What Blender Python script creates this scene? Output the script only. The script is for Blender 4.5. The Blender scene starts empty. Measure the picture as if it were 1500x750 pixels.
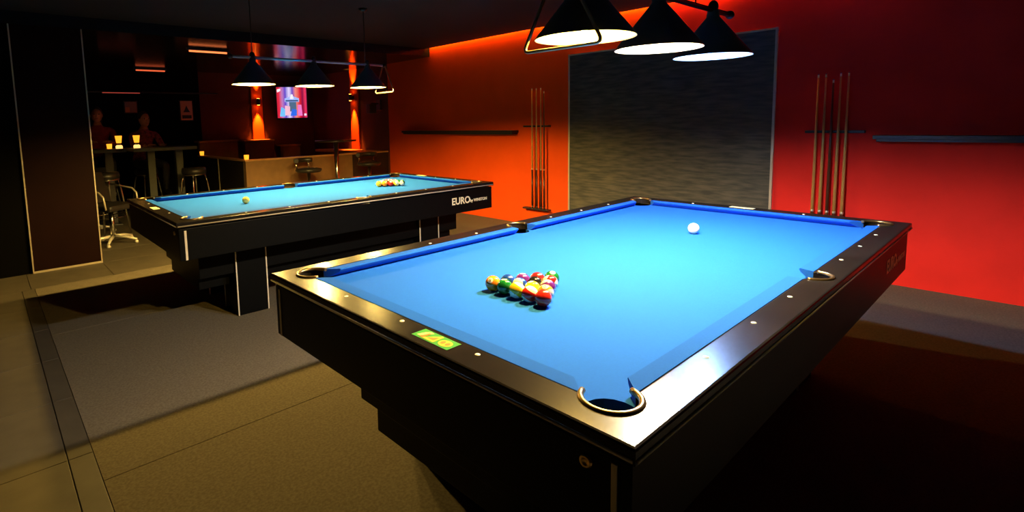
import bpy, bmesh, math, random
from mathutils import Vector, Matrix
random.seed(7)
PI = math.pi
scn = bpy.context.scene
COL = scn.collection

# ------------------------------------------------------------------ camera
CAM = Vector((-0.8372, -0.4499, 1.3899))
yaw, pitch, roll = 0.85925, -0.10358, -0.02411
fw = Vector((math.cos(yaw)*math.cos(pitch), math.sin(yaw)*math.cos(pitch), math.sin(pitch)))
r0 = Vector((math.sin(yaw), -math.cos(yaw), 0)); u0 = r0.cross(fw)
rt = math.cos(roll)*r0 + math.sin(roll)*u0
up = -math.sin(roll)*r0 + math.cos(roll)*u0
cd = bpy.data.cameras.new('camera'); cam = bpy.data.objects.new('camera', cd); COL.objects.link(cam)
cam.matrix_world = Matrix(((rt.x, up.x, -fw.x, CAM.x), (rt.y, up.y, -fw.y, CAM.y), (rt.z, up.z, -fw.z, CAM.z), (0, 0, 0, 1)))
cd.sensor_width = 36; cd.lens = 775.03/1500*36
cd.shift_x = 107.65/1500; cd.shift_y = -116.38/1500
cd.clip_start = 0.02
scn.camera = cam
# ------------------------------------------------------------------ world, exposure
w = bpy.data.worlds.new('world'); scn.world = w; w.use_nodes = True
w.node_tree.nodes['Background'].inputs[0].default_value = (0.35, 0.5, 0.7, 1)
w.node_tree.nodes['Background'].inputs[1].default_value = 0.002
vs = scn.view_settings
vs.view_transform = 'Standard'; vs.look = 'None'; vs.exposure = 0.0; vs.gamma = 1.0; vs.use_curve_mapping = False
LAMP_POWER = 175.0
COVE = 16.0
SCONCE_POWER = 300.0

# ------------------------------------------------------------------ materials
MATS = {}
def mat(name, col, rough=0.5, metal=0.0, var=0.0, vscale=20.0, bump=0.0, bscale=200.0, emit=0.0, ecol=None,
        stretch=(1, 1, 1), col2=None, spec=0.5, coat=0.0):
    if name in MATS: return MATS[name]
    m = bpy.data.materials.new(name); m.use_nodes = True
    nt = m.node_tree; b = nt.nodes['Principled BSDF']
    b.inputs['Base Color'].default_value = (*col, 1); b.inputs['Roughness'].default_value = rough
    b.inputs['Metallic'].default_value = metal; b.inputs['Specular IOR Level'].default_value = spec
    b.inputs['Coat Weight'].default_value = coat
    tc = nt.nodes.new('ShaderNodeTexCoord'); mp = nt.nodes.new('ShaderNodeMapping')
    mp.inputs['Scale'].default_value = stretch
    nt.links.new(tc.outputs['Object'], mp.inputs['Vector'])
    n = nt.nodes.new('ShaderNodeTexNoise'); n.inputs['Scale'].default_value = vscale; n.inputs['Detail'].default_value = 5
    nt.links.new(mp.outputs['Vector'], n.inputs['Vector'])
    c2 = col2 or tuple(max(0, c*(1-var)) for c in col)
    if var > 0 or col2:
        r = nt.nodes.new('ShaderNodeValToRGB')
        r.color_ramp.elements[0].position = 0.35; r.color_ramp.elements[1].position = 0.65
        r.color_ramp.elements[0].color = (*c2, 1); r.color_ramp.elements[1].color = (*col, 1)
        nt.links.new(n.outputs['Fac'], r.inputs['Fac']); nt.links.new(r.outputs['Color'], b.inputs['Base Color'])
    if bump > 0:
        n2 = nt.nodes.new('ShaderNodeTexNoise'); n2.inputs['Scale'].default_value = bscale
        nt.links.new(mp.outputs['Vector'], n2.inputs['Vector'])
        bp = nt.nodes.new('ShaderNodeBump'); bp.inputs['Strength'].default_value = bump; bp.inputs['Distance'].default_value = 0.002
        nt.links.new(n2.outputs['Fac'], bp.inputs['Height']); nt.links.new(bp.outputs['Normal'], b.inputs['Normal'])
    if emit > 0:
        b.inputs['Emission Color'].default_value = (*(ecol or col), 1); b.inputs['Emission Strength'].default_value = emit
    MATS[name] = m
    return m

M_black_lacquer = mat('black_lacquer', (0.014, 0.012, 0.011), 0.23, var=0.35, vscale=6, bump=0.06, bscale=90, spec=0.13)
M_black_panel = mat('black_laminate', (0.0022, 0.0025, 0.0026), 0.42, var=0.2, vscale=30, spec=0.1)
M_cloth = mat('blue_cloth', (0.012, 0.118, 0.6), 0.95, var=0.06, vscale=160, bump=0.12, bscale=1400, spec=0.1)
M_cushion = mat('cushion_cloth', (0.010, 0.100, 0.52), 0.95, var=0.06, vscale=160, spec=0.1)
M_alu = mat('trim_metal', (0.62, 0.55, 0.44), 0.4, 0.5)
M_trim = mat('cream_metal_trim', (0.80, 0.72, 0.55), 0.4, 0.15)
M_polish = mat('polished_aluminium', (0.8, 0.77, 0.68), 0.35, 0.35)
M_chrome = mat('chrome', (0.72, 0.7, 0.66), 0.16, 1.0)
M_brass = mat('brass', (0.78, 0.56, 0.26), 0.3, 1.0)
M_rubber = mat('black_rubber', (0.02, 0.018, 0.014), 0.3)
M_pocketring = mat('pocket_ring_metal', (0.32, 0.22, 0.1), 0.28, 0.9)
M_dark = mat('pocket_dark', (0.008, 0.008, 0.008), 0.8)
M_white = mat('white_inlay', (0.8, 0.78, 0.7), 0.35)
M_carpet = mat('charcoal_carpet', (0.155, 0.133, 0.096), 0.97, var=0.3, vscale=90, bump=0.35, bscale=600, spec=0.1)
M_tile = mat('grey_floor_tile', (0.085, 0.072, 0.05), 0.6, var=0.25, vscale=7, bump=0.05, bscale=60)
M_grout = mat('dark_grout', (0.03, 0.027, 0.024), 0.9, var=0.2)
M_wallorange = mat('orange_wall', (0.86, 0.085, 0.003), 0.8, var=0.1, vscale=1.7, bump=0.25, bscale=120, spec=0.2)
M_wallred = mat('red_wall', (0.86, 0.026, 0.017), 0.8, var=0.14, vscale=2.2, bump=0.3, bscale=90, spec=0.2)
M_walldark = mat('dim_brown_wall', (0.12, 0.022, 0.010), 0.75, var=0.15, vscale=3, bump=0.1, bscale=100)
M_wallblack = mat('near_black_wall', (0.0015, 0.0014, 0.0014), 0.8, var=0.2, vscale=4, spec=0.05)
M_pillar = mat('dark_plum_panel', (0.010, 0.0025, 0.002), 0.65, var=0.2, vscale=5, spec=0.08)
M_ceil = mat('charcoal_ceiling_paint', (0.006, 0.008, 0.010), 0.85, var=0.2, vscale=4)
M_ceilgloss = mat('glossy_dark_ceiling', (0.012, 0.013, 0.016), 0.16, var=0.2, vscale=4, spec=0.12)
M_slate = mat('slate_board', (0.10, 0.094, 0.068), 0.7, col2=(0.036, 0.039, 0.034), vscale=3, stretch=(1, 1.6, 12), bump=0.5, bscale=30)
M_shelf = mat('black_shelf', (0.02, 0.02, 0.022), 0.35)
M_maple = mat('maple_shaft', (0.75, 0.42, 0.12), 0.35, var=0.2, vscale=14, stretch=(8, 8, 1))
M_butt = mat('walnut_butt', (0.09, 0.028, 0.012), 0.3, var=0.3, vscale=12, stretch=(8, 8, 1))
M_darkcue = mat('dark_cue_shaft', (0.11, 0.045, 0.025), 0.3, var=0.2, vscale=12)
M_shadeout = mat('dark_green_enamel', (0.06, 0.072, 0.07), 0.35)
M_shadein = mat('silver_grey_enamel', (0.12, 0.117, 0.112), 0.6)
M_lampbar = mat('oxblood_tube', (0.12, 0.02, 0.02), 0.25, 0.6)
M_lampbar2 = mat('steel_tube', (0.5, 0.6, 0.78), 0.3, 0.3)  # pale blue base stands for the bluish reflection on the bar
M_handle = mat('gilt_tube', (0.55, 0.42, 0.22), 0.35, 0.8)
M_brownpanel = mat('tan_panel', (0.23, 0.125, 0.045), 0.6, var=0.15, vscale=9)
M_darkpanel = mat('black_brown_panel', (0.018, 0.014, 0.011), 0.5, var=0.2)
M_oakcap = mat('oak_cap', (0.5, 0.28, 0.1), 0.45, var=0.2, vscale=8, stretch=(1, 6, 1))
M_leather = mat('brown_leather', (0.10, 0.035, 0.018), 0.45, var=0.25, vscale=8, bump=0.2, bscale=120)
M_blackseat = mat('black_leather', (0.015, 0.014, 0.014), 0.4, bump=0.15, bscale=120)
M_greytable = mat('grey_green_top', (0.07, 0.078, 0.06), 0.45, var=0.1)
M_plastic = mat('black_plastic', (0.012, 0.012, 0.013), 0.35)
M_stripgreen = mat('sticker_green', (0.012, 0.27, 0.015), 0.6)
M_stripyellow = mat('sticker_yellow', (0.55, 0.42, 0.02), 0.6)
M_striporange = mat('sticker_orange', (0.5, 0.17, 0.01), 0.6)
M_strippale = mat('sticker_pale', (0.55, 0.56, 0.2), 0.6)
M_stickerglare = mat('sticker_glare', (0.8, 0.74, 0.42), 0.5)  # pale base carries the grazing gloss and overexposure on these stickers
M_logo = mat('gold_lettering', (0.85, 0.75, 0.5), 0.4)
M_skin = mat('skin', (0.45, 0.22, 0.14), 0.55)
M_hair = mat('dark_hair', (0.02, 0.013, 0.01), 0.6)

# ------------------------------------------------------------------ mesh helpers
class MB:
    def __init__(s): s.bm = bmesh.new()
    def box(s, x0, x1, y0, y1, z0, z1, bev=0.0, mi=0):
        r = bmesh.ops.create_cube(s.bm, size=1)
        for v in r['verts']:
            v.co = Vector(((x0+x1)/2+v.co.x*(x1-x0), (y0+y1)/2+v.co.y*(y1-y0), (z0+z1)/2+v.co.z*(z1-z0)))
        fs = set(f for v in r['verts'] for f in v.link_faces)
        for f in fs: f.material_index = mi
        if bev > 0:
            es = list(set(e for v in r['verts'] for e in v.link_edges))
            bmesh.ops.bevel(s.bm, geom=es, offset=bev, segments=2, profile=0.6, affect='EDGES')
        return s
    def lathe(s, prof, seg=24, c=(0, 0, 0), axis=None, mi=0, closed=False):
        # prof: list of (r, z); axis: direction vector of +z
        q = Vector((0, 0, 1)).rotation_difference(Vector(axis)) if axis is not None else None
        rings = []
        for r, z in prof:
            if r < 1e-6:
                p = Vector((0, 0, z)); p = q @ p if q else p
                rings.append([s.bm.verts.new(p+Vector(c))])
            else:
                ring = []
                for i in range(seg):
                    a = 2*PI*i/seg
                    p = Vector((r*math.cos(a), r*math.sin(a), z)); p = q @ p if q else p
                    ring.append(s.bm.verts.new(p+Vector(c)))
                rings.append(ring)
        for A, B in zip(rings[:-1], rings[1:]):
            for i in range(seg):
                j = (i+1) % seg
                if len(A) == 1 and len(B) == 1: continue
                if len(A) == 1: f = s.bm.faces.new((A[0], B[j], B[i]))
                elif len(B) == 1: f = s.bm.faces.new((A[i], A[j], B[0]))
                else: f = s.bm.faces.new((A[i], A[j], B[j], B[i]))
                f.material_index = mi; f.smooth = True
        return s
    def cyl(s, p0, p1, r0, r1=None, seg=14, mi=0):
        p0, p1 = Vector(p0), Vector(p1); d = p1-p0; L = d.length
        r1 = r0 if r1 is None else r1
        return s.lathe([(0, 0), (r0, 0), (r1, L), (0, L)], seg, p0, d.normalized(), mi)
    def tube(s, pts, r, seg=10, closed=False, mi=0):
        pts = [Vector(p) for p in pts]; n = len(pts); rings = []
        prev = None
        for i, p in enumerate(pts):
            if closed: t = pts[(i+1) % n]-pts[i-1]
            else: t = pts[min(i+1, n-1)]-pts[max(i-1, 0)]
            t.normalize()
            if prev is None:
                a = Vector((0, 0, 1)) if abs(t.z) < 0.9 else Vector((1, 0, 0))
                nr = t.cross(a).normalized()
            else:
                nr = (prev - t*prev.dot(t)).normalized()
            prev = nr; bn = t.cross(nr)
            rr = r[i] if isinstance(r, (list, tuple)) else r
            rings.append([s.bm.verts.new(p+rr*(math.cos(2*PI*k/seg)*nr+math.sin(2*PI*k/seg)*bn)) for k in range(seg)])
        m = n if closed else n-1
        for i in range(m):
            A, B = rings[i], rings[(i+1) % n]
            for k in range(seg):
                f = s.bm.faces.new((A[k], A[(k+1) % seg], B[(k+1) % seg], B[k])); f.smooth = True; f.material_index = mi
        if not closed:
            s.bm.faces.new(list(reversed(rings[0]))).material_index = mi; s.bm.faces.new(rings[-1]).material_index = mi
        return s
    def prism(s, poly, z0, z1, bev=0.0, mi=0):
        # polygon in XY, extruded; bevel on the top edges only
        b = [s.bm.verts.new((x, y, z0)) for x, y in poly]; t = [s.bm.verts.new((x, y, z1)) for x, y in poly]
        n = len(poly); fs = []
        for i in range(n):
            fs.append(s.bm.faces.new((b[i], b[(i+1) % n], t[(i+1) % n], t[i])))
        ft = s.bm.faces.new(t); fb = s.bm.faces.new(list(reversed(b)))
        for f in fs+[ft, fb]: f.material_index = mi
        if bev > 0:
            es = []
            for e in ft.edges:
                d = e.verts[0].co-e.verts[1].co
                if not (abs(abs(d.x)-abs(d.y)) < 1e-4 and d.length > 0.05): es.append(e)   # mitre joints stay sharp
            bmesh.ops.bevel(s.bm, geom=es, offset=bev, segments=2, profile=0.5, affect='EDGES')
        return s
    def hull(s, A, B, mi=0):
        # two matching loops of 3D points -> closed prism
        a = [s.bm.verts.new(p) for p in A]; b = [s.bm.verts.new(p) for p in B]; n = len(a)
        for i in range(n): s.bm.faces.new((a[i], a[(i+1) % n], b[(i+1) % n], b[i])).material_index = mi
        s.bm.faces.new(list(reversed(a))).material_index = mi; s.bm.faces.new(b).material_index = mi
        return s
    def sphere(s, c, r, u=20, v=12, sc=(1, 1, 1), mi=0):
        rr = bmesh.ops.create_uvsphere(s.bm, u_segments=u, v_segments=v, radius=r)
        for q in rr['verts']:
            q.co = Vector(c)+Vector((q.co.x*sc[0], q.co.y*sc[1], q.co.z*sc[2]))
        for f in set(f for q in rr['verts'] for f in q.link_faces): f.smooth = True; f.material_index = mi
        return s
    def mesh(s, name):
        bmesh.ops.recalc_face_normals(s.bm, faces=s.bm.faces[:])
        me = bpy.data.meshes.new(name); s.bm.to_mesh(me); s.bm.free(); return me
    def build(s, name, mats, parent=None, loc=None, rotz=0.0):
        me = s.mesh(name)
        for m in (mats if isinstance(mats, (list, tuple)) else [mats]): me.materials.append(m)
        return link(name, me, parent, loc, rotz)

def link(name, me, parent=None, loc=None, rotz=0.0):
    o = bpy.data.objects.new(name, me); COL.objects.link(o)
    if parent: o.parent = parent
    if loc is not None: o.location = loc
    if rotz: o.rotation_euler = (0, 0, rotz)
    return o
def tag(o, label, cat=None, group=None):
    o['label'] = label
    if cat: o['category'] = cat
    if group: o['group'] = group
    return o
def thing(name, label, cat, loc=(0, 0, 0), rotz=0.0, group=None):
    o = bpy.data.objects.new(name, None); COL.objects.link(o); o.empty_display_size = 0.1
    o.location = loc; o.rotation_euler = (0, 0, rotz)
    return tag(o, label, cat, group)
def struct(o): o['kind'] = 'structure'; return o
def copy_tree(o, parent=None):
    c = o.copy(); COL.objects.link(c); c.parent = parent
    for ch in list(o.children): copy_tree(ch, c)
    return c
def text_mesh(s, size, depth=0.0006, bold=0.0):
    cu = bpy.data.curves.new('txt', 'FONT'); cu.body = s; cu.size = size; cu.extrude = depth; cu.offset = bold
    cu.align_x = 'LEFT'; cu.align_y = 'BOTTOM_BASELINE'; cu.resolution_u = 3
    o = bpy.data.objects.new('txt', cu); COL.objects.link(o)
    dg = bpy.context.evaluated_depsgraph_get()
    me = bpy.data.meshes.new_from_object(o.evaluated_get(dg))
    bpy.data.objects.remove(o); bpy.data.curves.remove(cu)
    return me

# ------------------------------------------------------------------ room shell
WX = 4.6; CZ = 2.52; BY = 9.9; BZ = 2.40; BEAM = 6.0
XMIN, YMIN = -3.0, -2.4
# floor slab with tiles and carpet strips laid on it
floor = struct(MB().box(XMIN, WX, YMIN, BY, -0.12, -0.010).build('floor', M_grout))
P = 0.635; G = 0.004
tile_me = MB().box(G/2, P-G/2, G/2, P-G/2, -0.010, 0.0, 0.0015).mesh('floor_tile'); tile_me.materials.append(M_tile)
border_me = MB().box(G/2, 0.09-G/2, G/2, P-G/2, -0.010, 0.0, 0.0015).mesh('border_tile'); border_me.materials.append(M_tile)
CX = -0.58
ys = [2.19+P*k for k in range(-7, 5)]
for y in ys:
    if y+P > 5.42: continue
    link('border_tile', border_me, floor, (CX-0.09, y, 0))
    for k in range(3): link('floor_tile', tile_me, floor, (CX-0.09-P*(k+1), y, 0))
y0 = 5.365
ny = int((BY-y0)/P)
for j in range(ny):
    for i in range(-4, 8):
        x = 0.03+P*i
        if x+P > WX or x < XMIN: continue
        link('floor_tile', tile_me, floor, (x, y0+P*j, 0))
for a, b in ((YMIN, 1.93), (1.93, 3.93), (3.93, 5.36)):
    MB().box(CX, WX-0.002, a+0.0015, b-0.0015, -0.010, 0.002, 0.002).build('carpet_strip', M_carpet, floor)

# walls
wr = MB()
wr.box(WX, WX+0.15, YMIN, 2.3, 0, 2.8, mi=0)
wr.box(WX, WX+0.15, 2.3, 7.15, 0, 2.8, mi=1)  # orange left of the slate board, red to its right
wr.box(WX, WX+0.15, 7.15, BY, 0, 2.8, mi=2)  # dark brown here stands in for the weaker light along this stretch
struct(wr.build('wall_right', [M_wallred, M_wallorange, M_walldark]))
struct(MB().box(XMIN, 2.3, BY, BY+0.15, 0, 2.8).box(2.3, WX+0.15, BY, BY+0.15, 0, 2.8, mi=1).build('wall_back', [M_wallblack, M_walldark]))  # left part near black: the bar's darkness put into the wall colour
struct(MB().box(XMIN, -0.552, 6.02, 6.15, 0, 2.8).build('wall_left', M_wallblack))
struct(MB().box(XMIN-0.15, XMIN, YMIN-0.15, BY+0.15, 0, 2.8).build('wall_front', M_wallblack))
struct(MB().box(XMIN, WX+0.15, YMIN-0.15, YMIN, 0, 2.8).build('wall_side', M_wallblack))
# ceilings
struct(MB().box(XMIN, WX-0.07, YMIN, BEAM+0.1, CZ, CZ+0.12).build('ceiling', M_ceil))
struct(MB().box(WX-0.07, WX, YMIN, BEAM+0.1, 2.68, 2.72).build('ceiling', M_ceil))
struct(MB().box(XMIN, WX, BEAM, BY, BZ, 2.72).build('ceiling', M_ceilgloss))
# cove light strips hidden above the ceiling edge
def led(ya, yb, col, s, label):
    t = thing('cove_strip_light', label, 'strip light', (WX-0.028, (ya+yb)/2, 2.57))
    h = (yb-ya)/2
    MB().box(-0.014, 0.014, -h, h, 0.0, 0.014).build('channel', M_alu, t)
    MB().box(-0.010, 0.010, -h+0.01, h-0.01, -0.005, 0.0).build('diffuser', mat('led_'+str(round(ya, 1)), col, 0.5, emit=s, ecol=col), t)
    MB().box(-0.012, 0.012, -0.05, 0.05, 0.014, 0.11).build('hanger', M_alu, t)
led(1.55, 6.0, (1.0, 0.30, 0.02), COVE*3.5, 'orange cove light strip along the ceiling edge over the orange wall')
led(0.2, 1.52, (1.0, 0.07, 0.02), COVE*1.0, 'red cove light strip along the ceiling edge over the red wall')

# pillar at the edge of the bar
t = thing('pillar', 'dark plum panelled pillar with thin metal corner strips at the bar entrance', 'pillar', (-0.26, 6.2, 0))
t['kind'] = 'structure'
MB().box(-0.29, 0.29, -0.2, 0.2, 0.0, BZ, 0.003).build('panel', M_pillar, t)
for sx in (-1, 1): MB().box(sx*0.287-0.006, sx*0.287+0.006, -0.207, -0.196, 0.0, BZ-0.002, 0.002).build('corner_strip', M_alu, t)
MB().box(-0.288, 0.288, -0.206, -0.2, 0.0, 0.02, 0.002).build('base_strip', M_alu, t)

# ------------------------------------------------------------------ pool tables
L, W, H = 2.83, 1.57, 0.80
BED = 0.765
def arc(cx, cy, r, a0, a1, n=10):
    return [(cx+r*math.cos(a0+(a1-a0)*i/n), cy+r*math.sin(a0+(a1-a0)*i/n)) for i in range(n+1)]
def pool_table(label, loc, rotz, sticker=False, strips='short', pale=()):
    t = thing('pool_table', label, 'pool table', loc, rotz, 'pool tables')
    hx, hy = L/2, W/2
    RI, PC, PR = 0.10, 0.125, 0.062
    SR, SC = 0.060, 0.088
    # long rails
    th = math.acos((PC-RI)/PR)
    for s in (-1, 1):
        pts = []
        # corner (-,-): outer corner, outer line, other corner
        pts += [(-hx, -hy), (hx, -hy)]
        # right pocket arc: from the mitre (towards the outer corner) round to the inner rail line
        cx, cy = hx-PC, -hy+PC
        a0 = -PI/4; a1 = -PI/2-(PI/2-math.asin((PC-RI)/PR)) 
        pts += arc(cx, cy, PR, -PI/4, -PI+math.asin((PC-RI)/PR), 9)
        # side pocket
        k = math.asin((SC-RI)/SR)
        pts += arc(0, -hy+SC, SR, math.asin((RI-SC)/SR), -PI-math.asin((RI-SC)/SR), 12)
        cx = -hx+PC
        pts += arc(cx, cy, PR, -math.asin((PC-RI)/PR), -3*PI/4, 9)
        if s > 0: pts = [(-x, -y) for x, y in pts]
        MB().prism(pts, 0.7655, H, 0.006).build('rail', M_black_lacquer, t)
    for s in (-1, 1):
        pts = [(-hx, hy), (-hx, -hy)]
        pts += arc(-hx+PC, -hy+PC, PR, -3*PI/4, -3*PI/4-(3*PI/4-PI/2-math.asin((PC-RI)/PR))-0.0, 1)[:1]
        a_end = PI/2+math.asin((PC-RI)/PR)   # inner rail line side, measured the short way round through pi
        pts = [(-hx, hy), (-hx, -hy)] + arc(-hx+PC, -hy+PC, PR, -3*PI/4, -2*PI+a_end, 9) + arc(-hx+PC, hy-PC, PR, 2*PI-a_end-0.0, 3*PI/4, 9)
        if s > 0: pts = [(-x, -y) for x, y in pts]
        MB().prism(pts, 0.7655, H, 0.006).build('rail', M_black_lacquer, t)
    # pocket rings and cups
    pk = [(sx*(hx-PC), sy*(hy-PC), math.atan2(sy, sx), PR, 2.15) for sx in (-1, 1) for sy in (-1, 1)] + \
         [(0, sy*(hy-SC), sy*PI/2, SR, 1.55) for sy in (-1, 1)]
    for (x, y, a, r, hw) in pk:
        pts = [(x+(r+0.001)*math.cos(a+hw*(i/12-1)), y+(r+0.001)*math.sin(a+hw*(i/12-1)), H-0.001) for i in range(25)]
        ring = MB().tube(pts, 0.0075, 8).build('pocket_ring', M_pocketring, t)
        MB().lathe([(r+0.004, 0.0), (r+0.004, 0.15), (r-0.002, 0.15), (r-0.008, 0.006), (0, 0.004)], 20, (x, y if r > SR else y*(1-0.03/abs(y)), 0.577)).build('pocket_cup', M_dark, t)
    # bed
    q = 0.003
    def corner(sx, sy):
        cx, cy = sx*(hx-PC), sy*(hy-PC); e = 0.09
        a = arc(cx, cy, PR, 0, 1, 1)
        # arc through the bed side of the pocket hole
        ix, iy = hx-e, hy-e
        dy = iy-(hy-PC); base = math.asin(dy/PR)
        A = [(cx, cy)]
        return cx, cy, base
    e = 0.09
    ix, iy = hx-e, hy-e
    base = math.asin((PC-e)/PR)
    bp = []
    # start bottom left, counter clockwise
    def carc(cx, cy, a0, a1): return arc(cx, cy, PR, a0, a1, 8)
    bp += carc(-hx+PC, -hy+PC, PI/2+base, -base)            # bottom-left (from the left edge round to the bottom edge)
    bp += arc(0, -hy+SC, SR, PI-math.asin(-(SC-e)/SR)*-1, math.asin((e-SC)/SR), 8)
    bp += carc(hx-PC, -hy+PC, PI+base, PI/2-base)
    bp += carc(hx-PC, hy-PC, -PI/2+base, -PI-base)
    bp += arc(0, hy-SC, SR, math.asin((SC-e)/SR), -PI-math.asin((SC-e)/SR), 8)
    bp += carc(-hx+PC, hy-PC, base, -PI/2-base)
    MB().prism(bp, BED-0.03, BED).build('cloth_bed', M_cloth, t)
    # cushions
    def cushion(p0, p1, inn, j0, j1):
        # p0,p1: end points on the rail line (2D); inn: inward unit normal; j0/j1: nose setback along the line at each end
        p0, p1, inn = Vector(p0), Vector(p1), Vector(inn); d = (p1-p0).normalized()
        prof = [(0.0, H-0.001), (0.046, H+0.0005), (0.050, H-0.004), (0.044, H-0.014), (0.018, BED+0.0008), (0.0, BED+0.0008)]
        A = []; B = []
        for o, z in prof:
            f = o/0.05
            a = p0+inn*o+d*j0*f; b = p1+inn*o-d*j1*f
            A.append((a.x, a.y, z)); B.append((b.x, b.y, z))
        MB().hull(A, B).build('cushion', M_cushion, t)
    ce, se = 0.184, 0.062
    for s in (-1, 1):
        cushion((-hx+ce, s*(hy-RI)), (-se, s*(hy-RI)), (0, -s), 0.052, 0.012)
        cushion((se, s*(hy-RI)), (hx-ce, s*(hy-RI)), (0, -s), 0.012, 0.052)
        cushion((s*(hx-RI), -hy+ce), (s*(hx-RI), hy-ce), (-s, 0), 0.052, 0.052)
    # sights
    sm = MB().lathe([(0, 0.0012), (0.0065, 0.0012), (0.0075, 0.0), (0.0075, -0.001)], 12).mesh('sight'); sm.materials.append(M_white)
    for k in (-3, -2, -1, 1, 2, 3):
        for s in (-1, 1): link('sight', sm, t, (k*0.3175, s*(hy-0.07), H))
    for k in (-1, 0, 1):
        for s in (-1, 1): link('sight', sm, t, (s*(hx-0.07), k*0.3175, H))
    # aprons, trim lines
    ax, ay = hx-0.013, hy-0.013
    for s in (-1, 1):
        f = MB().box(-ax, ax, s*ay-0.012*(1+s), s*ay+0.012*(1-s), 0.55, 0.754, 0.002).build('apron', M_black_panel, t)
        f2 = MB().box(s*ax-0.012*(1+s), s*ax+0.012*(1-s), -ay+0.024, ay-0.024, 0.55, 0.754, 0.002).build('apron', M_black_panel, t)
        MB().cyl((-hx+0.006, s*(hy-0.0005), 0.7735), (hx-0.006, s*(hy-0.0005), 0.7735), 0.0045, seg=8).build('trim_strip', M_trim, t)
        MB().cyl((s*(hx-0.0005), -hy+0.006, 0.7735), (s*(hx-0.0005), hy-0.006, 0.7735), 0.0045, seg=8).build('trim_strip', M_trim, t)
        for s2 in (-1, 1):
            if strips == 'short':
                MB().box(s*ax-0.003, s*ax+0.003, s2*(ay-0.036)-0.006, s2*(ay-0.036)+0.006, 0.552, 0.742, 0.001).build('corner_strip', M_trim, t)
            elif s2 < 0:
                MB().box(s2*(ax-0.038)-0.007, s2*(ax-0.038)+0.007, s*ay-0.003, s*ay+0.003, 0.552, 0.742, 0.001).build('corner_strip', M_trim, t)
    # frame under the slate, stepped under-box, legs
    MB().box(-hx+0.05, hx-0.05, -hy+0.05, hy-0.05, 0.552, 0.575).build('underside_panel', M_black_panel, t)
    MB().box(-hx+0.2, hx-0.2, -0.462, 0.462, 0.325, 0.552, 0.004).build('under_frame', M_black_panel, t)
    MB().box(-hx+0.215, hx-0.215, -0.375, 0.375, 0.225, 0.325, 0.004).build('lower_beam', M_black_panel, t)
    for sx in (-1, 1):
        for sy in (-1, 1):
            xa, xb = sorted((sx*0.965, sx*0.74)); ya, yb = sorted((sy*0.48, sy*0.2))
            lg = MB().box(xa, xb, ya, yb, 0.002, 0.551, 0.003).build('leg', M_black_panel, t)
            for x in (xa, xb):
                for y in (ya, yb):
                    MB().box(x-0.0045, x+0.0045, y-0.0045, y+0.0045, 0.003, 0.548, 0.001).build('corner_strip', M_trim, lg)
    # ball return lock
    MB().lathe([(0.0, 0.004), (0.006, 0.004), (0.008, 0.006), (0.013, 0.006), (0.014, 0.0)], 16, (-ax, -hy+0.11, 0.718), (-1, 0, 0)).build('lock', M_brass, t)
    # maker's lettering on the long side
    m1 = text_mesh('EURO', 0.088, 0.0006, 0.0022); m1.materials.append(M_logo)
    o = link('lettering', m1, t, (hx-0.53, -ay-0.001, 0.633)); o.rotation_euler = (PI/2, 0, 0); tag(o, 'gold EURO lettering')
    m2 = text_mesh('by WINSTON', 0.037, 0.0006, 0.0012); m2.materials.append(M_logo)
    o = link('lettering', m2, t, (hx-0.30, -ay-0.001, 0.637)); o.rotation_euler = (PI/2, 0, 0); tag(o, 'small gold maker lettering')
    if sticker:
        sx, sy = -hx+0.056, -0.171
        st = MB().box(-0.026, 0.026, -0.074, 0.074, 0, 0.0009).build('rail_sticker', M_stripgreen, t, (sx, sy, H))
        tag(st, 'green sticker with yellow letters')
        def shp(poly, m, z): MB().prism([(v, -u) for u, v in poly], z, z+0.0005).build('sticker_letter', m, st)
        # u runs along the rail (left to right as read), v towards the cloth
        shp([(-0.062, -0.016), (-0.050, -0.016), (-0.026, 0.018), (-0.040, 0.021), (-0.054, 0.010)], M_strippale, 0.0009)
        shp([(-0.046, -0.020), (-0.034, -0.020), (-0.030, 0.008), (-0.038, 0.012)], M_striporange, 0.0014)
        shp([(-0.038, -0.021), (0.012, -0.021), (0.012, 0.021), (0.004, 0.021)], M_stripyellow, 0.0011)
        shp([(-0.022, -0.012), (0.004, -0.012), (0.004, 0.008)], M_striporange, 0.0017)
        shp([(0.042+0.023*math.cos(a), -0.002+0.018*math.sin(a)) for a in [2*PI*i/18 for i in range(18)]], M_stripyellow, 0.0011)
        for c in (0.033, 0.051):
            shp([(c+0.0065*math.cos(a), -0.002+0.009*math.sin(a)) for a in [2*PI*i/12 for i in range(12)]], M_striporange, 0.0017)
    for (px_, py_) in pale:
        st = MB().box(-0.022, 0.022, -0.07, 0.07, 0, 0.0009).build('rail_sticker', M_stickerglare, t, (px_, py_, H)); tag(st, 'rail sticker coloured pale for the glare on it')
    return t
T1 = (1.415, 0.785, 0.0); T2 = (1.468, 3.848, 0.0); R2 = -0.0126
pool_table('large black pool table with blue cloth and a green rail sticker, nearest the camera', T1, 0.0, True, 'short', [(L/2-0.05, 0.02)])
pool_table('black pool table with blue cloth and glare-paled rail stickers beyond the nearest table', T2, R2, False, 'long', [(-L/2+0.05, 0.01), (L/2-0.05, 0.27)])

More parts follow.
